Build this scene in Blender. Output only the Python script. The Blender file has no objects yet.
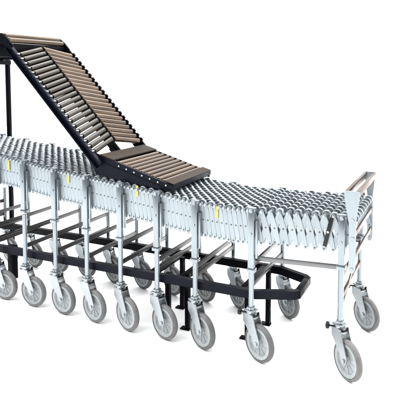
import bpy, bmesh, math, random
from mathutils import Vector, Matrix, Euler
random.seed(7)
scene = bpy.context.scene
C = scene.collection
PI = math.pi

# ------------------------------------------------------------------ materials
def mat(name, col, metal=0.0, rough=0.5, var=0.12, scale=30.0, bump=0.0, stretch=(1, 1, 1), spec=0.5, rvar=0.12):
    m = bpy.data.materials.new(name); m.use_nodes = True
    nt = m.node_tree; b = nt.nodes['Principled BSDF']
    tc = nt.nodes.new('ShaderNodeTexCoord'); mp = nt.nodes.new('ShaderNodeMapping')
    mp.inputs['Scale'].default_value = stretch
    oi = nt.nodes.new('ShaderNodeObjectInfo')
    ad = nt.nodes.new('ShaderNodeVectorMath'); ad.operation = 'ADD'
    nt.links.new(tc.outputs['Object'], ad.inputs[0]); nt.links.new(oi.outputs['Location'], ad.inputs[1])
    nt.links.new(ad.outputs[0], mp.inputs['Vector'])
    nz = nt.nodes.new('ShaderNodeTexNoise'); nz.inputs['Scale'].default_value = scale
    nz.inputs['Detail'].default_value = 5; nz.inputs['Roughness'].default_value = 0.62
    nt.links.new(mp.outputs[0], nz.inputs['Vector'])
    mr = nt.nodes.new('ShaderNodeMapRange'); mr.inputs[1].default_value = 0.3; mr.inputs[2].default_value = 0.7
    mr.inputs[3].default_value = 1 - var; mr.inputs[4].default_value = 1 + var
    nt.links.new(nz.outputs['Fac'], mr.inputs[0])
    # per-piece tone
    mr2 = nt.nodes.new('ShaderNodeMapRange'); mr2.inputs[3].default_value = 1 - var * .7; mr2.inputs[4].default_value = 1 + var * .7
    nt.links.new(oi.outputs['Random'], mr2.inputs[0])
    mu = nt.nodes.new('ShaderNodeMath'); mu.operation = 'MULTIPLY'
    nt.links.new(mr.outputs[0], mu.inputs[0]); nt.links.new(mr2.outputs[0], mu.inputs[1])
    vm = nt.nodes.new('ShaderNodeVectorMath'); vm.operation = 'SCALE'; vm.inputs[0].default_value = col if name == 'white_sweep' else tuple(c * .76 for c in col)
    nt.links.new(mu.outputs[0], vm.inputs['Scale'])
    nt.links.new(vm.outputs[0], b.inputs['Base Color'])
    rr = nt.nodes.new('ShaderNodeMapRange'); rr.inputs[1].default_value = 0.3; rr.inputs[2].default_value = 0.7
    rr.inputs[3].default_value = max(0.05, rough - rvar); rr.inputs[4].default_value = min(1, rough + rvar)
    nt.links.new(nz.outputs['Fac'], rr.inputs[0]); nt.links.new(rr.outputs[0], b.inputs['Roughness'])
    b.inputs['Metallic'].default_value = metal
    b.inputs['Specular IOR Level'].default_value = spec
    if bump:
        bp = nt.nodes.new('ShaderNodeBump'); bp.inputs['Strength'].default_value = bump; bp.inputs['Distance'].default_value = 0.001
        nt.links.new(nz.outputs['Fac'], bp.inputs['Height']); nt.links.new(bp.outputs[0], b.inputs['Normal'])
    return m

M = {
 'link':   mat('brushed_aluminium', (0.355, 0.405, 0.435), 0.5, 0.40, 0.09, 40, 0.1, (1, 1, .15)),
 'zinc':   mat('zinc_plate', (0.40, 0.44, 0.465), 0.7, 0.34, 0.08, 12, 0.0),
 'post':   mat('galvanised_tube', (0.27, 0.31, 0.335), 0.75, 0.26, 0.10, 14, 0.0, (1, 1, .2)),
 'rivet':  mat('rivet_steel', (0.16, 0.18, 0.19), 0.6, 0.4, 0.2, 60),
 'bar':    mat('grey_bar_steel', (0.15, 0.152, 0.155), 0.7, 0.32, 0.12, 14, 0.0, (.2, 1, 1)),
 'skate':  mat('skate_wheel_steel', (0.31, 0.345, 0.37), 0.6, 0.30, 0.30, 60),
 'axle':   mat('axle_steel', (0.36, 0.40, 0.42), 0.7, 0.35, 0.1, 60),
 'brace':  mat('shaded_crossbar_steel', (0.062, 0.060, 0.060), 0.65, 0.36, 0.18, 14, 0.1, (1, .15, 1)),  # shade beneath the bed is mixed into this dark grey
 'tan':    mat('brown_reflection_bar_steel', (0.060, 0.032, 0.017), 0.45, 0.34, 0.25, 14, 0.1, (1, .15, 1)),  # brown reflection on the end bars, put into the base colour
 'wheel':  mat('caster_wheel_grey', (0.31, 0.335, 0.345), 0.05, 0.45, 0.15, 22, 0.1),
 'tyre':   mat('grey_rubber', (0.135, 0.134, 0.134), 0.0, 0.6, 0.20, 30, 0.2, spec=.3),
 'dark':   mat('dark_bolt', (0.012, 0.012, 0.014), 0.0, 0.45, 0.2, 60, spec=.22),
 'black':  mat('black_enamel', (0.0022, 0.0026, 0.0050), 0.0, 0.45, 0.3, 18, 0.1, spec=.05),
 'navy':   mat('blue_black_enamel', (0.0030, 0.0042, 0.0105), 0.0, 0.40, 0.3, 16, 0.1, spec=.09),
 'roller': mat('worn_warm_reflection_roller', (0.120, 0.086, 0.062), 0.75, 0.30, 0.30, 20, 0.1, (1, .1, 1)),  # warm reflection put into the brown tint; streaks are scuff wear
 'roller2':mat('dark_steel_roller', (0.050, 0.042, 0.031), 0.7, 0.30, 0.30, 20, 0.1, (1, .1, 1)),  # darker version of the roller steel for the near lane
 'plate':  mat('dark_transition_plate', (0.022, 0.0135, 0.008), 0.0, 0.5, 0.3, 10, 0.1, (1, .15, 1), spec=.08),  # dark brown stands in for the reflection in a glossy plate
 'yellow': mat('yellow_sticker', (0.52, 0.48, 0.09), 0.0, 0.5, 0.12, 50),
 'floor':  mat('white_sweep', (0.95, 0.95, 0.95), 0.0, 0.85, 0.01, 2, 0, spec=0.1),
}

# ------------------------------------------------------------------ mesh builder
class MB:
    def __init__(s): s.v = []; s.f = []
    def add(s, vs, fs, mx=None):
        o = len(s.v)
        s.v += [tuple(mx @ Vector(p)) if mx else tuple(p) for p in vs]
        s.f += [tuple(i + o for i in q) for q in fs]
        return s
    def bm(s, b, mx=None):
        b.verts.ensure_lookup_table(); b.verts.index_update()
        s.add([v.co.copy() for v in b.verts], [[v.index for v in f.verts] for f in b.faces], mx); b.free(); return s
    def box(s, c, d, bev=0.002, mx=None):
        b = bmesh.new(); bmesh.ops.create_cube(b, size=1)
        bmesh.ops.scale(b, vec=d, verts=b.verts)
        if bev: bmesh.ops.bevel(b, geom=b.edges[:], offset=min(bev, min(d) * .3), segments=2, affect='EDGES', profile=.5)
        bmesh.ops.translate(b, vec=c, verts=b.verts)
        return s.bm(b, mx)
    def bar(s, a, e, wd, hg, bev=0.002, upv=(0, 0, 1)):
        a = Vector(a); e = Vector(e); x = (e - a); l = x.length; x.normalize()
        up = Vector(upv); y = up.cross(x).normalized(); z = x.cross(y)
        mx = Matrix((x, y, z)).transposed().to_4x4(); mx.translation = (a + e) / 2
        return s.box((0, 0, 0), (l, wd, hg), bev, mx)
    def lathe(s, prof, n=24, mx=None, cap=True):      # profile of (r, h) revolved about +y
        vs = []; fs = []
        for r, h in prof:
            for k in range(n):
                t = 2 * PI * k / n; vs.append((r * math.cos(t), h, r * math.sin(t)))
        for i in range(len(prof) - 1):
            for k in range(n):
                a = i * n + k; b2 = i * n + (k + 1) % n
                fs.append((a, a + n, b2 + n, b2))
        if cap and prof[0][0] > 0: fs.append(tuple(range(n)))
        if cap and prof[-1][0] > 0: fs.append(tuple(reversed(range((len(prof) - 1) * n, len(prof) * n))))
        return s.add(vs, fs, mx)
    def rod(s, a, e, r, n=16, ch=0.0):
        a = Vector(a); e = Vector(e); d = e - a; l = d.length; y = d.normalized()
        t = Vector((0, 0, 1)) if abs(y.z) < .9 else Vector((1, 0, 0))
        x = y.cross(t).normalized(); z = x.cross(y)
        mx = Matrix((x, y, z)).transposed().to_4x4(); mx.translation = a
        pr = [(r, 0), (r, l)] if not ch else [(r - ch, 0), (r, ch), (r, l - ch), (r - ch, l)]
        return s.lathe(pr, n, mx)
    def prism(s, pts, h0, h1, mx=None):     # polygon in x,z, thickness along y
        n = len(pts)
        vs = [(p[0], h0, p[1]) for p in pts] + [(p[0], h1, p[1]) for p in pts]
        fs = [tuple(range(n)), tuple(reversed(range(n, 2 * n)))]
        for k in range(n): fs.append((k, k + n, (k + 1) % n + n, (k + 1) % n))
        return s.add(vs, fs, mx)
    def mesh(s, name, m):
        me = bpy.data.meshes.new(name); me.from_pydata(s.v, [], s.f)
        b = bmesh.new(); b.from_mesh(me); bmesh.ops.recalc_face_normals(b, faces=b.faces); b.to_mesh(me); b.free()
        me.polygons.foreach_set('use_smooth', [True] * len(me.polygons))
        me.set_sharp_from_angle(angle=math.radians(35))
        me.materials.append(m); return me
    def obj(s, name, m, parent=None, loc=(0, 0, 0), rot=(0, 0, 0)):
        return put(name, s.mesh(name, m), parent, loc, rot)

def put(name, me, parent=None, loc=(0, 0, 0), rot=(0, 0, 0)):
    o = bpy.data.objects.new(name, me); C.objects.link(o)
    o.parent = parent; o.location = loc; o.rotation_euler = rot
    return o
def thing(name, label, cat, group=None):
    o = bpy.data.objects.new(name, None); C.objects.link(o)
    o['label'] = label; o['category'] = cat
    if group: o['group'] = group
    o.empty_display_size = .1
    return o

# ------------------------------------------------------------------ camera
F = 540.0; PITCH = math.radians(4.5); H = 1.5
cam = bpy.data.cameras.new('camera'); co = bpy.data.objects.new('camera', cam); C.objects.link(co)
cam.sensor_width = 36; cam.lens = 36 * F / 400
cam.shift_y = (117.5 - 200) / 400
cam.clip_start = .05; cam.clip_end = 500
co.location = (0, 0, H); co.rotation_euler = (PI / 2 - PITCH, 0, 0)
scene.camera = co

# ------------------------------------------------------------------ floor
fl = MB().add([(-14, -6, 0), (14, -6, 0), (14, 16, 0), (-14, 16, 0)], [(0, 1, 2, 3)]).obj('floor', M['floor'])
fl['kind'] = 'structure'

# conveyor frame of reference: x along the bed (towards the near end), y across it (away from camera)
ORG = Vector((-1.138, 3.439, 0)); ANG = math.radians(-25.2)
WID = 0.575

def interp(tab, x):
    if x <= tab[0][0]: return tab[0][1]
    for (a, p), (b, q) in zip(tab, tab[1:]):
        if x <= b: return p + (q - p) * (x - a) / (b - a)
    return tab[-1][1]
ZT = [(-1.4, 1.115), (-.77, 1.037), (-.11, .972), (.18, .930), (.6, .886), (.94, .851), (1.2, .819), (1.43, .806), (1.56, .809), (2.1, .815)]
zt = lambda s: interp(ZT, s)
def kb(s):
    t = max(0, min(1, (s - 1.45) / .57)); return t * t * (3 - 2 * t) if t < 1 else 1
def bend(s, w, z=0):
    k = kb(s); return Vector((s + k * .004 * w / WID, w + k * .04, z))
def brot(s): return -kb(s) * .007

# =================================================================== CONVEYOR
conv = thing('skate_wheel_conveyor', 'long silver expandable skate wheel conveyor with lattice sides on grey caster legs', 'conveyor')
conv.location = ORG; conv.rotation_euler = (0, 0, ANG)

LEGS = [-.75, -.5, -.25, 0, .25, .493, .737, .985, 1.228, 1.556, 2.015]
# joints of the lattice (one axle each)
J = [-1.0 + .0278 * i for i in range(9)]
for i in range(len(LEGS) - 1):
    n = 9 if i < 8 else (12 if i == 8 else 10)
    J += [LEGS[i] + (LEGS[i + 1] - LEGS[i]) * k / n for k in range(n)]
J += [2.015, 2.066]
J = sorted(set(round(j, 5) for j in J))
RW = 0.0228                                    # skate wheel radius
zax = lambda s: zt(s) - .0235

# --- skate wheel: rim, recessed web and a hub
def wheel_mb():
    h = .009
    return MB().lathe([(.0045, -h - .002), (.0085, -h - .002), (.0095, -h * .55), (.0165, -h * .45), (.0175, -h), (.0215, -h), (RW, -h * .6),
                       (RW, h * .6), (.0215, h), (.0175, h), (.0165, h * .45), (.0095, h * .55), (.0085, h + .002), (.0045, h + .002)], 18)
wheel_me = wheel_mb().mesh('skate_wheel', M['skate'])
wl = []
for i, s in enumerate(J):
    n = 8
    for k in range(n):
        w = .058 + .0655 * k + (.0165 if i % 2 else -.0165)
        wl.append((s, w + random.uniform(-.004, .004), i))
rest = MB(); base = wheel_mb()
cnt = 0
# the hundred nearest the camera are single parts
wl.sort(key=lambda q: -q[0] + .25 * q[1])
for q, (s, w, i) in enumerate(wl):
    p = bend(s, w, zax(s)); r = brot(s)
    if q < 100:
        put('skate_wheel', wheel_me, conv, p, (0, random.uniform(0, 1), r))
    else:
        mx = Matrix.Translation(p) @ Matrix.Rotation(r, 4, 'Z')
        rest.add(base.v, base.f, mx)
o = rest.obj('skate_wheels', M['skate'], conv); o['kind'] = 'stuff'

# --- axles, each a rod with a nut on either end
axle_me = MB().rod((0, .012, 0), (0, WID - .012, 0), .0042, 10).lathe([(.008, 0), (.0085, .004), (.0085, .010), (.004, .014)], 6, Matrix.Translation((0, .004, 0))).lathe(
          [(.004, 0), (.0085, .004), (.0085, .010), (.008, .014)], 6, Matrix.Translation((0, WID - .018, 0))).mesh('axle', M['axle'])
for s in J[-99:]:
    put('axle', axle_me, conv, bend(s, 0, zax(s)), (0, 0, brot(s)))

# --- scissor links
LK = .172                                       # pivot to pivot
def link_mb(wid=.0255, length=LK, y0=0.0, th=.003, sh=1.0, tip=.74):
    r = wid / 2; pts = []; n = 8
    for k in range(n + 1):
        t = PI * k / n; pts.append((r * tip * math.cos(t), r * tip * math.sin(t) + .0035))
    pts += [(-r * sh, -length * .15), (-r, -length * .5), (-r * sh, -length * .85)]
    for k in range(n + 1):
        t = PI + PI * k / n; pts.append((r * tip * math.cos(t), -length + r * tip * math.sin(t) - .0035))
    pts += [(r * sh, -length * .85), (r, -length * .5), (r * sh, -length * .15)]
    m = MB().prism(pts, y0, y0 + th)
    for zz in (0, -length / 2, -length):
        m.lathe([(.0025, -.0022), (.0048, -.0012), (.0052, 0)], 10, Matrix.Translation((0, y0, zz)))
    return m
link_mb_outer = link_mb(); NPRISM = len(MB().prism([(0, 0)] * 24, 0, 1).f); NALL = len(link_mb_outer.f)
def link_mesh(mb, name):
    me = mb.mesh(name, M['link']); me.materials.append(M['rivet'])
    for p in me.polygons: p.material_index = 1 if p.index % NALL >= NPRISM else 0
    return me
wide_me = link_mesh(link_mb(.0305, sh=.84, tip=.56), 'scissor_link'); link_me = link_mesh(link_mb_outer, 'scissor_link')
links = []
for i in range(len(J) - 1):
    s0, s1 = J[i], J[i + 1]
    for d in (0, 1):
        a, b = (s0, s1) if d else (s1, s0)       # top joint a, bottom joint b
        links.append((a, b, d))
links.sort(key=lambda q: -q[0])
rest = MB()
def link_mx(a, b, y):
    p = bend(a, y, zax(a))
    pb = bend(b, y, 0)
    dx = pb.x - p.x; tilt = math.asin(max(-.95, min(.95, dx / LK)))
    hd = math.atan2(pb.y - p.y, pb.x - p.x) if abs(pb.x - p.x) > 1e-6 else 0
    if dx < 0: hd += PI
    while hd > PI / 2: hd -= PI
    while hd < -PI / 2: hd += PI
    return p, (0, -tilt, hd)
for q, (a, b, d) in enumerate(links):
    y = .019 if d else .0235
    p, r = link_mx(a, b, y)
    if q < 100: put('scissor_link', wide_me if abs(a - b) > .035 else link_me, conv, p, r)
    else:
        rest.add(link_mb_outer.v, link_mb_outer.f, Matrix.Translation(p) @ Euler(r).to_matrix().to_4x4())
    p, r = link_mx(a, b, WID - .022 + (.0045 if d else 0))
    rest.add(link_mb_outer.v, link_mb_outer.f, Matrix.Translation(p) @ Euler(r).to_matrix().to_4x4())
wide_mb = link_mb(.0305, sh=.84, tip=.56)
for a, b, d in links:                            # the second lattice just inside the first, seen through its gaps
    if abs(a - b) > .03:
        p, r = link_mx(a, b, .052 + (.0045 if d else 0))
        rest.add(link_mb_outer.v, link_mb_outer.f, Matrix.Translation(p) @ Euler(r).to_matrix().to_4x4())
for a, b, d in links:  # inner lattices added to block light and darken the bed between wheels
    if abs(a - b) < .035:
        for yy in (.21, .37):
            p, r = link_mx(a, b, yy + (.0045 if d else 0))
            rest.add(link_mb_outer.v, link_mb_outer.f, Matrix.Translation(p + Vector((0, 0, -.012))) @ Euler(r).to_matrix().to_4x4())
o = put('scissor_links', link_mesh(rest, 'scissor_links'), conv); o['kind'] = 'stuff'

# --- casters
def caster_wheel_mb():
    m = MB(); h = .015
    m.lathe([(.006, -h - .006), (.019, -h - .005), (.021, -h + .004), (.026, -.006), (.062, -.0055), (.066, -h + .002), (.071, -h), (.0825, -h), (.084, -h * .6),
             (.084, h * .6), (.0825, h), (.071, h), (.066, h - .002), (.062, .0055), (.026, .006), (.021, h - .004), (.019, h + .005), (.006, h + .006)], 44)
    for k in range(10):
        mx = Matrix.Rotation(2 * PI * k / 10, 4, 'Y')
        m.box((.044, 0, 0), (.042, .017, .0035), .001, mx)
    return m
def tyre_mb():
    h = .0165
    return MB().lathe([(.0835, -h * .75), (.086, -h), (.091, -h), (.0965, -h * .75), (.0995, -h * .3), (.1, 0), (.0995, h * .3), (.0965, h * .75), (.091, h), (.086, h), (.0835, h * .75)], 48, None, False)
TR = .065
def fork_mb():
    m = MB()
    pts = [(-.034, .236), (.036, .236), (.050, .205), (TR + .022, .118), (TR + .019, .094), (TR + .008, .083), (TR - .008, .083), (TR - .019, .094), (TR - .034, .125), (-.032, .195)]
    m.prism(pts, -.0265, -.0225); m.prism(pts, .0225, .0265)
    m.box((0, 0, .2385), (.072, .055, .006), .0015)
    m.box((-.022, 0, .222), (.022, .044, .024), .003)
    m.box((.030, 0, .224), (.012, .044, .020), .003)
    m.rod((0, 0, .24), (0, 0, .252), .026, 20, .002)
    m.box((0, 0, .2565), (.056, .056, .008), .0015)
    m.rod((TR, -.034, .1), (TR, .034, .1), .0065, 12, .001)
    m.lathe([(.0115, 0), (.0115, .006)], 6, Matrix.Translation((TR, -.0325, .1)))
    m.lathe([(.0115, 0), (.0115, .006)], 6, Matrix.Translation((TR, .0265, .1)))
    return m
def lock_mb():
    m = MB()
    for y in (-.017, .017): m.rod((.030, y, .234), (.040, y, .250), .006, 10, .001)
    m.box((.038, 0, .236), (.016, .040, .007), .002)
    return m
CW, TY, FK, LO = caster_wheel_mb().mesh('caster_wheel', M['wheel']), tyre_mb().mesh('tyre', M['tyre']), fork_mb().mesh('caster_fork', M['zinc']), lock_mb().mesh('brake_pedal', M['dark'])
knob_me = MB().rod((-.018, -.004, .243), (-.052, -.010, .243), .005, 10).lathe(
    [(.008, 0), (.017, .003), (.019, .010), (.017, .017), (.009, .020)], 14, Matrix.Translation((-.052, -.010, .243)) @ Matrix.Rotation(PI / 2, 4, 'Z') @ Matrix.Translation((0, -.002, 0))).mesh('clamp_knob', M['dark'])

def leg_mb(top, far, front):
    m = MB(); sgn = -1 if not far else 1
    m.rod((0, 0, .254), (0, 0, .60), .0145, 20)                      # inner tube
    m.box((0, 0, .268), (.038, .038, .018), .003)                    # bottom clamp block
    zb = .545 if front else top - .335
    hgt = top - zb
    m.box((0, 0, zb + hgt / 2), (.035, .030, hgt), .004)             # outer sleeve
    m.box((0, 0, zb + .004), (.046, .041, .022), .004)               # collar
    if not front:                                                    # guide channel beside the sleeve
        m.box((.027, .004, top - .165), (.014, .020, .20), .003)
    m.box((0, -sgn * .004, top - .006), (.044, .030, .020), .004)
    m.rod((0, sgn * .016, top - .012), (0, sgn * .024, top - .012), .0105, 12, .002)
    m.rod((0, sgn * .016, top - .135), (0, sgn * .021, top - .135), .007, 10, .0015)
    m.rod((0, sgn * .014, .268), (0, sgn * .023, .268), .006, 10, .0015)
    return m
HEAD_N = lambda i: -51 if i == 9 else -26 - 37 * max(0, (i - 3)) / 7
HEAD_F = lambda i: -64 if i == 10 else -41 - 24 * max(0, (i - 3)) / 7
for i, s in enumerate(LEGS):
    for far in (0, 1):
        if not far and i < 2: continue                               # wholly out of the frame
        front = i == len(LEGS) - 1
        p = bend(s, WID if far else 0, 0)
        top = zt(s) - .004
        lg = leg_mb(top, far, front).obj('support_leg', M['post'], conv, p, (0, 0, brot(s)))
        hd = math.radians((HEAD_F(i) if far else HEAD_N(i)) + random.uniform(-4, 4)) - ANG - brot(s)
        put('caster_fork', FK, lg, (0, 0, 0), (0, 0, hd))
        put('brake_pedal', LO, lg, (0, 0, 0), (0, 0, hd))
        wx = (TR * math.cos(hd), TR * math.sin(hd), .1)
        spin = random.uniform(0, PI)
        put('caster_wheel', CW, lg, wx, (0, spin, hd))
        put('tyre', TY, lg, wx, (0, spin, hd))
        if (far and i >= 10) or (not far and i >= 9):
            put('clamp_knob', knob_me, lg, (0, 0, 0), (0, 0, 0))
    # cross bars between the two legs of a pair
    for z in (.390, .497):
        if i in (7, 8) and z > .45: z = .44
        a = bend(s, .018, z); b = bend(s, WID - .018, z)
        me = MB().bar(a, b, .014, .026, .002)
        me.obj('crossbar', M['brace'] if i < 10 else M['tan'], conv)

# near-side tie bar between the last two legs
a = bend(LEGS[-2] - .03, .034, .527); b = bend(LEGS[-1], .034, .535)
MB().bar(a, b, .012, .026, .002).obj('tie_bar', M['bar'], conv)
a = bend(LEGS[-2] - .03, WID - .034, .527); b = bend(LEGS[-1], WID - .034, .535)
MB().bar(a, b, .012, .026, .002).obj('tie_bar', M['bar'], conv)

# --- end frame: two funnel plates, two handle bars, bars on the end face
SE = 2.022
def bendE(s, w, z=0):
    p = bend(s, w, z); return p
def endplate(w, th, fl=1.0):
    pts = [(0, .930), (.006, .936), (.070, .936), (.076, .930), (.074, .905), (.061, .800), (.060, .62), (.060, .545), (.054, .530), (.044, .524), (.034, .530), (.029, .545), (.028, .62), (.026, .775), (.004, .890)]
    pts = [(.040 + (x - .040) * (fl if z > .70 else 1), z) for x, z in pts]
    p = bendE(SE, w)
    m = MB().prism(pts, -th / 2, th / 2)
    for (x, z) in ((.045, .79), (.045, .70), (.044, .545)): m.rod((x, -th / 2 - .005, z), (x, th / 2 + .005, z), .008, 10, .001)
    return m.obj('end_plate', M['link'], conv, p, (0, 0, brot(SE)))
endplate(-.004, .006); endplate(WID + .010, .006, .8)
for x in (.012, .064):
    a = bendE(SE + x, -.001, .922); b = bendE(SE + x, WID + .007, .918)
    MB().bar(a, b, .018, .032, .003).obj('handle_bar', M['tan'], conv)
for x, z in ((.050, .715), (.050, .60)):
    a = bendE(SE + x, 0, z); b = bendE(SE + x, WID + .006, z)
    MB().bar(a, b, .010, .026, .002).obj('end_bar', M['tan'], conv)
# diagonal brace on the end face
a = bendE(SE - .004, .02, .34); b = bendE(SE - .004, WID - .02, .52)
MB().bar(a, b, .008, .024, .002).obj('diagonal_brace', M['tan'], conv)

# --- black latch strap on the near side and the yellow stickers
m = MB()
pa = bend(1.963, .004, .792); pb = bend(1.930, .004, .642)
m.bar(pa, pb, .004, .020, .002, upv=(1, 0, .2))
lt = m.obj('latch_strap', M['dark'], conv)
pm = (pa + pb) / 2
MB().rod(pm + Vector((0, -.002, 0)), pm + Vector((0, -.009, 0)), .0065, 12, .0015).obj('rivet', M['zinc'], lt)
for s, z0, z1 in ((-.138, .874, .946), (.350, .832, .898), (.846, .796, .860), (1.352, .728, .792)):
    m = MB().box((s, .0145, (z0 + z1) / 2), (.017, .0012, z1 - z0), .0004)
    m.obj('warning_sticker', M['yellow'], conv)

# =================================================================== BLACK ROLLER RAMP
ramp = thing('roller_ramp', 'black framed roller ramp rising from the conveyor bed on a low black under-frame', 'ramp')
ramp.location = ORG; ramp.rotation_euler = (0, 0, ANG)
T0 = Vector((-.1, 0, 1.665)); U = Vector((.693, 0, -.721)); N = Vector((.721, 0, .693))
def sl(t, w, n): return T0 + U * t + N * n + Vector((0, w, 0))
LEN = .985
def slope_rail(y0, y1, n0, n1, t0=-.02, t1=LEN):
    pts = [sl(t0, 0, n0), sl(t1, 0, n0), sl(t1, 0, n1), sl(t0, 0, n1)]
    return MB().prism([(p.x, p.z) for p in pts], y0, y1)
PT, T1 = .0408, .0125
NR = 21
# near rail: channel with lips, bolt heads
m = slope_rail(.012, .018, -.0095, .0235)
pts = [sl(-.02, 0, .024), sl(LEN, 0, .024), sl(LEN, 0, .032), sl(-.02, 0, .032)]
m.prism([(p.x, p.z) for p in pts], -.008, .018)
pts = [sl(-.02, 0, -.017), sl(LEN, 0, -.017), sl(LEN, 0, -.010), sl(-.02, 0, -.010)]
m.prism([(p.x, p.z) for p in pts], -.008, .018)
nr = m.obj('side_rail', M['navy'], ramp)
fr = slope_rail(.552, .566, -.030, .042).obj('side_rail', M['black'], ramp)
cr = slope_rail(.279, .291, -.030, .026, 0, LEN - .03).obj('centre_rail', M['black'], ramp)
SKEW = .066
bolt = MB().rod((0, -.006, 0), (0, .012, 0), .007, 8, .0015).mesh('axle_bolt', M['zinc'])
R = .0192
def roller_mb(a, e, r=R):
    a = Vector(a); e = Vector(e); d = (e - a).normalized()
    m = MB().rod(a + d * .004, e - d * .004, r, 18, .0025)
    m.rod(a - d * .006, a + d * .006, .006, 8); m.rod(e - d * .006, e + d * .006, .006, 8)
    return m
for k in range(NR):
    t = T1 + PT * k
    c = sl(t, .276, .026); nlo = sl(t + SKEW, .020, .026)
    roller_mb(nlo, c, .0168).obj('roller', M['roller2'], ramp)
    c2 = sl(t, .294, .026); fe = sl(t + SKEW * .85, .548, .026)
    roller_mb(c2, fe, .0185).obj('roller', M['roller'], ramp)
    # bearing caps: on the near lip, along the centre rail and on the far rail
    m = MB().rod(sl(t + SKEW, -.002, .036), sl(t + SKEW, .016, .036), .006, 8, .001); m.obj('axle_bolt', M['zinc'], nr)
    m = MB().box((0, 0, 0), (.024, .013, .050), .004, Matrix.Translation(sl(t, .285, .020)) @ Matrix.Rotation(math.radians(46), 4, 'Y')); m.obj('bearing_block', M['black'], cr)
    m = MB().box((0, 0, 0), (.026, .016, .040), .005, Matrix.Translation(sl(t + SKEW * .85, .559, .034)) @ Matrix.Rotation(math.radians(46), 4, 'Y')); m.obj('bearing_block', M['black'], fr)

pan = [sl(.0, 0, -.014), sl(.43, 0, -.014), sl(.43, 0, -.011), sl(.0, 0, -.011)]
MB().prism([(p.x, p.z) for p in pan], .019, .278).obj('dark_gap_pan', M['black'], ramp)  # sheet added to darken the gaps between the upper near-lane rollers
# gusset where the centre rail meets the lower tray
MB().box((0, 0, 0), (.09, .05, .03), .004, Matrix.Translation(sl(LEN - .075, .290, -.016)) @ Matrix.Rotation(math.radians(46), 4, 'Y')).obj('gusset', M['navy'], ramp)

# lower tray
ztop = lambda s: 1.020 - .2755 * (s - .59)
def tray_side(y0, y1, m):
    pts = [(.545, zt(.545) + .006), (.80, zt(.80) + .005), (1.072, zt(1.072) + .004), (1.072, ztop(1.072) - .012), (.60, ztop(.60) - .006), (.535, 1.03), (.50, .99)]
    return MB().prism(pts, y0, y1).obj('tray_side', m, ramp)
TW0, TW1 = .036, .545
ts = tray_side(TW0, TW0 + .012, M['navy']); tf = tray_side(TW1 - .012, TW1, M['black'])
for k in range(7):
    s = .71 + .053 * k
    MB().rod((s, TW0 - .006, ztop(s) - .026), (s, TW0 + .002, ztop(s) - .026), .0052, 8, .001).obj('axle_bolt', M['zinc'], ts)
def tilted_plate(s0, s1, name, m, th=.008, dz=0):
    pts = [(s0, ztop(s0) + dz), (s1, ztop(s1) + dz), (s1, ztop(s1) - th + dz), (s0, ztop(s0) - th + dz)]
    return MB().prism(pts, TW0 - .002, TW1 + .002).obj(name, m, ramp)
tilted_plate(.575, .672, 'bridge_plate', M['plate'])
tilted_plate(1.020, 1.078, 'end_plate', M['plate'], .005)
MB().prism([(1.073, ztop(1.073) - .0055), (1.079, ztop(1.079) - .0055), (1.079, ztop(1.079) - .030), (1.073, ztop(1.073) - .030)], TW0, TW1).obj('end_lip', M['navy'], ramp)
for k in range(9):
    s = .694 + .0385 * k
    roller_mb((s, TW0 + .014, ztop(s) - R - .001), (s, TW1 - .014, ztop(s) - R - .001), .0152).obj('roller', M['roller'], ramp)
tilted_plate(.58, 1.065, 'tray_floor', M['black'], .004, -.040)

# upper landing, seen from just below
def landing_rail(y0, y1, m):
    pts = [(-1.2, 1.768), (-.150, 1.768), (-.105, 1.735), (-.06, 1.688), (-.085, 1.662), (-.15, 1.700), (-1.2, 1.700)]
    return MB().prism(pts, y0, y1).obj('landing_rail', m, ramp)
landing_rail(.000, .010, M['black']); landing_rail(.554, .567, M['black'])
for y in (.028, .535):
    MB().box((-.64, y, 1.657), (1.06, .034, .080), .003).obj('support_beam', M['black'], ramp)
for k in range(22):
    s = -.19 - .045 * k
    roller_mb((s, .012, 1.758), (s, .552, 1.758), .018).obj('roller', M['roller'], ramp)
for s, z in ((-.148, 1.752), (-.116, 1.724)):
    roller_mb((s, .012, z), (s, .552, z), .0185).obj('roller', M['roller'], ramp)
MB().box((-.104, .282, 1.672), (.020, .53, .062), .003).obj('cross_plate', M['black'], ramp)

# tall posts and the low under-frame
for y in (-.062, .612):
    MB().box((-.715, y, .81), (.031, .027, 1.62), .003).obj('post', M['black'], ramp)
MB().box((-.715, .275, 1.599), (.04, .71, .036), .003).obj('post_beam', M['black'], ramp)
MB().box((-.715, .275, .316), (.034, .71, .04), .003).obj('post_beam', M['black'], ramp)
ZR, HR = .319, .046
for y, pts in ((0, [(-1.15, .062), (1.545, .062), (1.750, .150), (1.765, .172)]), (1, [(-1.15, .498), (1.575, .475), (1.750, .395), (1.765, .372)])):
    m = MB()
    half = .017
    # a bent bar: offset the polyline and extrude
    P = [Vector((a, b)) for a, b in pts]
    Lf = []; Rt = []
    for i2, p in enumerate(P):
        d = (P[min(i2 + 1, len(P) - 1)] - P[max(i2 - 1, 0)]).normalized(); nn = Vector((-d.y, d.x))
        Lf.append(p + nn * half); Rt.append(p - nn * half)
    ring = Lf + Rt[::-1]; n = len(ring)
    vs = [(q.x, q.y, ZR - HR / 2) for q in ring] + [(q.x, q.y, ZR + HR / 2) for q in ring]
    fs = [(i2, (i2 + 1) % n, (i2 + 1) % n + n, i2 + n) for i2 in range(n)]
    h = len(P)
    for i2 in range(h - 1):
        a, b, c, d = i2, i2 + 1, n - 2 - i2, n - 1 - i2
        fs += [(a, b, c, d), (d + n, c + n, b + n, a + n)]
    m.add(vs, fs); m.obj('base_rail', M['navy'] if not y else M['black'], ramp)
MB().box((1.765, .272, ZR), (.034, .235, HR - .002), .003).obj('nose_bar', M['black'], ramp)
for s in (-.44, .90, 1.10, 1.48):
    MB().box((s, .28, ZR + .002), (.034, .405, HR - .008), .003).obj('cross_member', M['black'], ramp)
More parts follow.
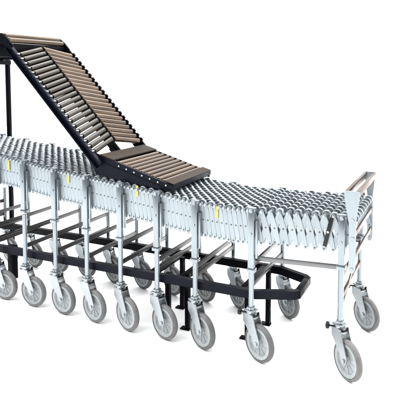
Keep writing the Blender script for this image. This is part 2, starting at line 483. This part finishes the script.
for s, y, z0 in ((1.115, .135, 0), (.955, .380, 0), (1.475, .175, 0), (1.525, .395, 0), (1.000, .105, 0), (-.215, .105, .105)):
    sz = .026 if z0 == 0 else .062
    m = MB().box((s, y, (z0 + ZR + .02) / 2), (sz, .034, ZR + .02 - z0 - .002), .003)
    lg = m.obj('frame_leg', M['black'], ramp)
    if z0 == 0: MB().box((s - .014, y, .0045), (.060, .040, .007), .002).obj('foot_plate', M['black'], lg)

# =================================================================== LIGHT (bright white studio sweep)
w = bpy.data.worlds.new('World'); scene.world = w; w.use_nodes = True
nt = w.node_tree; bg = nt.nodes['Background']
tc = nt.nodes.new('ShaderNodeTexCoord'); sp = nt.nodes.new('ShaderNodeSeparateXYZ'); nt.links.new(tc.outputs['Generated'], sp.inputs[0])
rp = nt.nodes.new('ShaderNodeMapRange'); rp.inputs[1].default_value = -.5; rp.inputs[2].default_value = .35; rp.inputs[3].default_value = .12; rp.inputs[4].default_value = .85
nt.links.new(sp.outputs['Y'], rp.inputs[0])
cb = nt.nodes.new('ShaderNodeCombineColor')
nt.links.new(rp.outputs[0], bg.inputs['Strength'])
bg.inputs['Color'].default_value = (.975, .99, 1.0, 1)
nt.nodes.remove(cb)

def area(name, loc, tgt, size, power, col=(1, 1, 1)):
    l = bpy.data.lights.new(name, 'AREA'); l.shape = 'RECTANGLE'; l.size, l.size_y = size; l.energy = power; l.color = col
    o = bpy.data.objects.new(name, l); C.objects.link(o); o.location = loc
    o.rotation_euler = (Vector(tgt) - Vector(loc)).to_track_quat('-Z', 'Y').to_euler(); return o
area('added_soft_lamp', (-3.5, 4.5, 5.0), (.2, 3.2, .6), (2.4, 2.4), 260, (1, .99, .97))  # unseen key light, added from the upper left
area('added_soft_lamp', (3.8, 3.0, 2.6), (.2, 3.0, .5), (1.4, 1.8), 60, (1, .96, .9))  # unseen warm fill, added on the right
area('overhead_fill', (0, 6, 11), (0, 6.001, 0), (26, 26), 4200)  # unseen fill light, added to bring the whole floor to white

vs = scene.view_settings
vs.view_transform = 'Standard'; vs.look = 'None'; vs.gamma = 1; vs.use_curve_mapping = False
vs.exposure = 1.0
scene.cycles.use_denoising = True
scene.cycles.max_bounces = 8
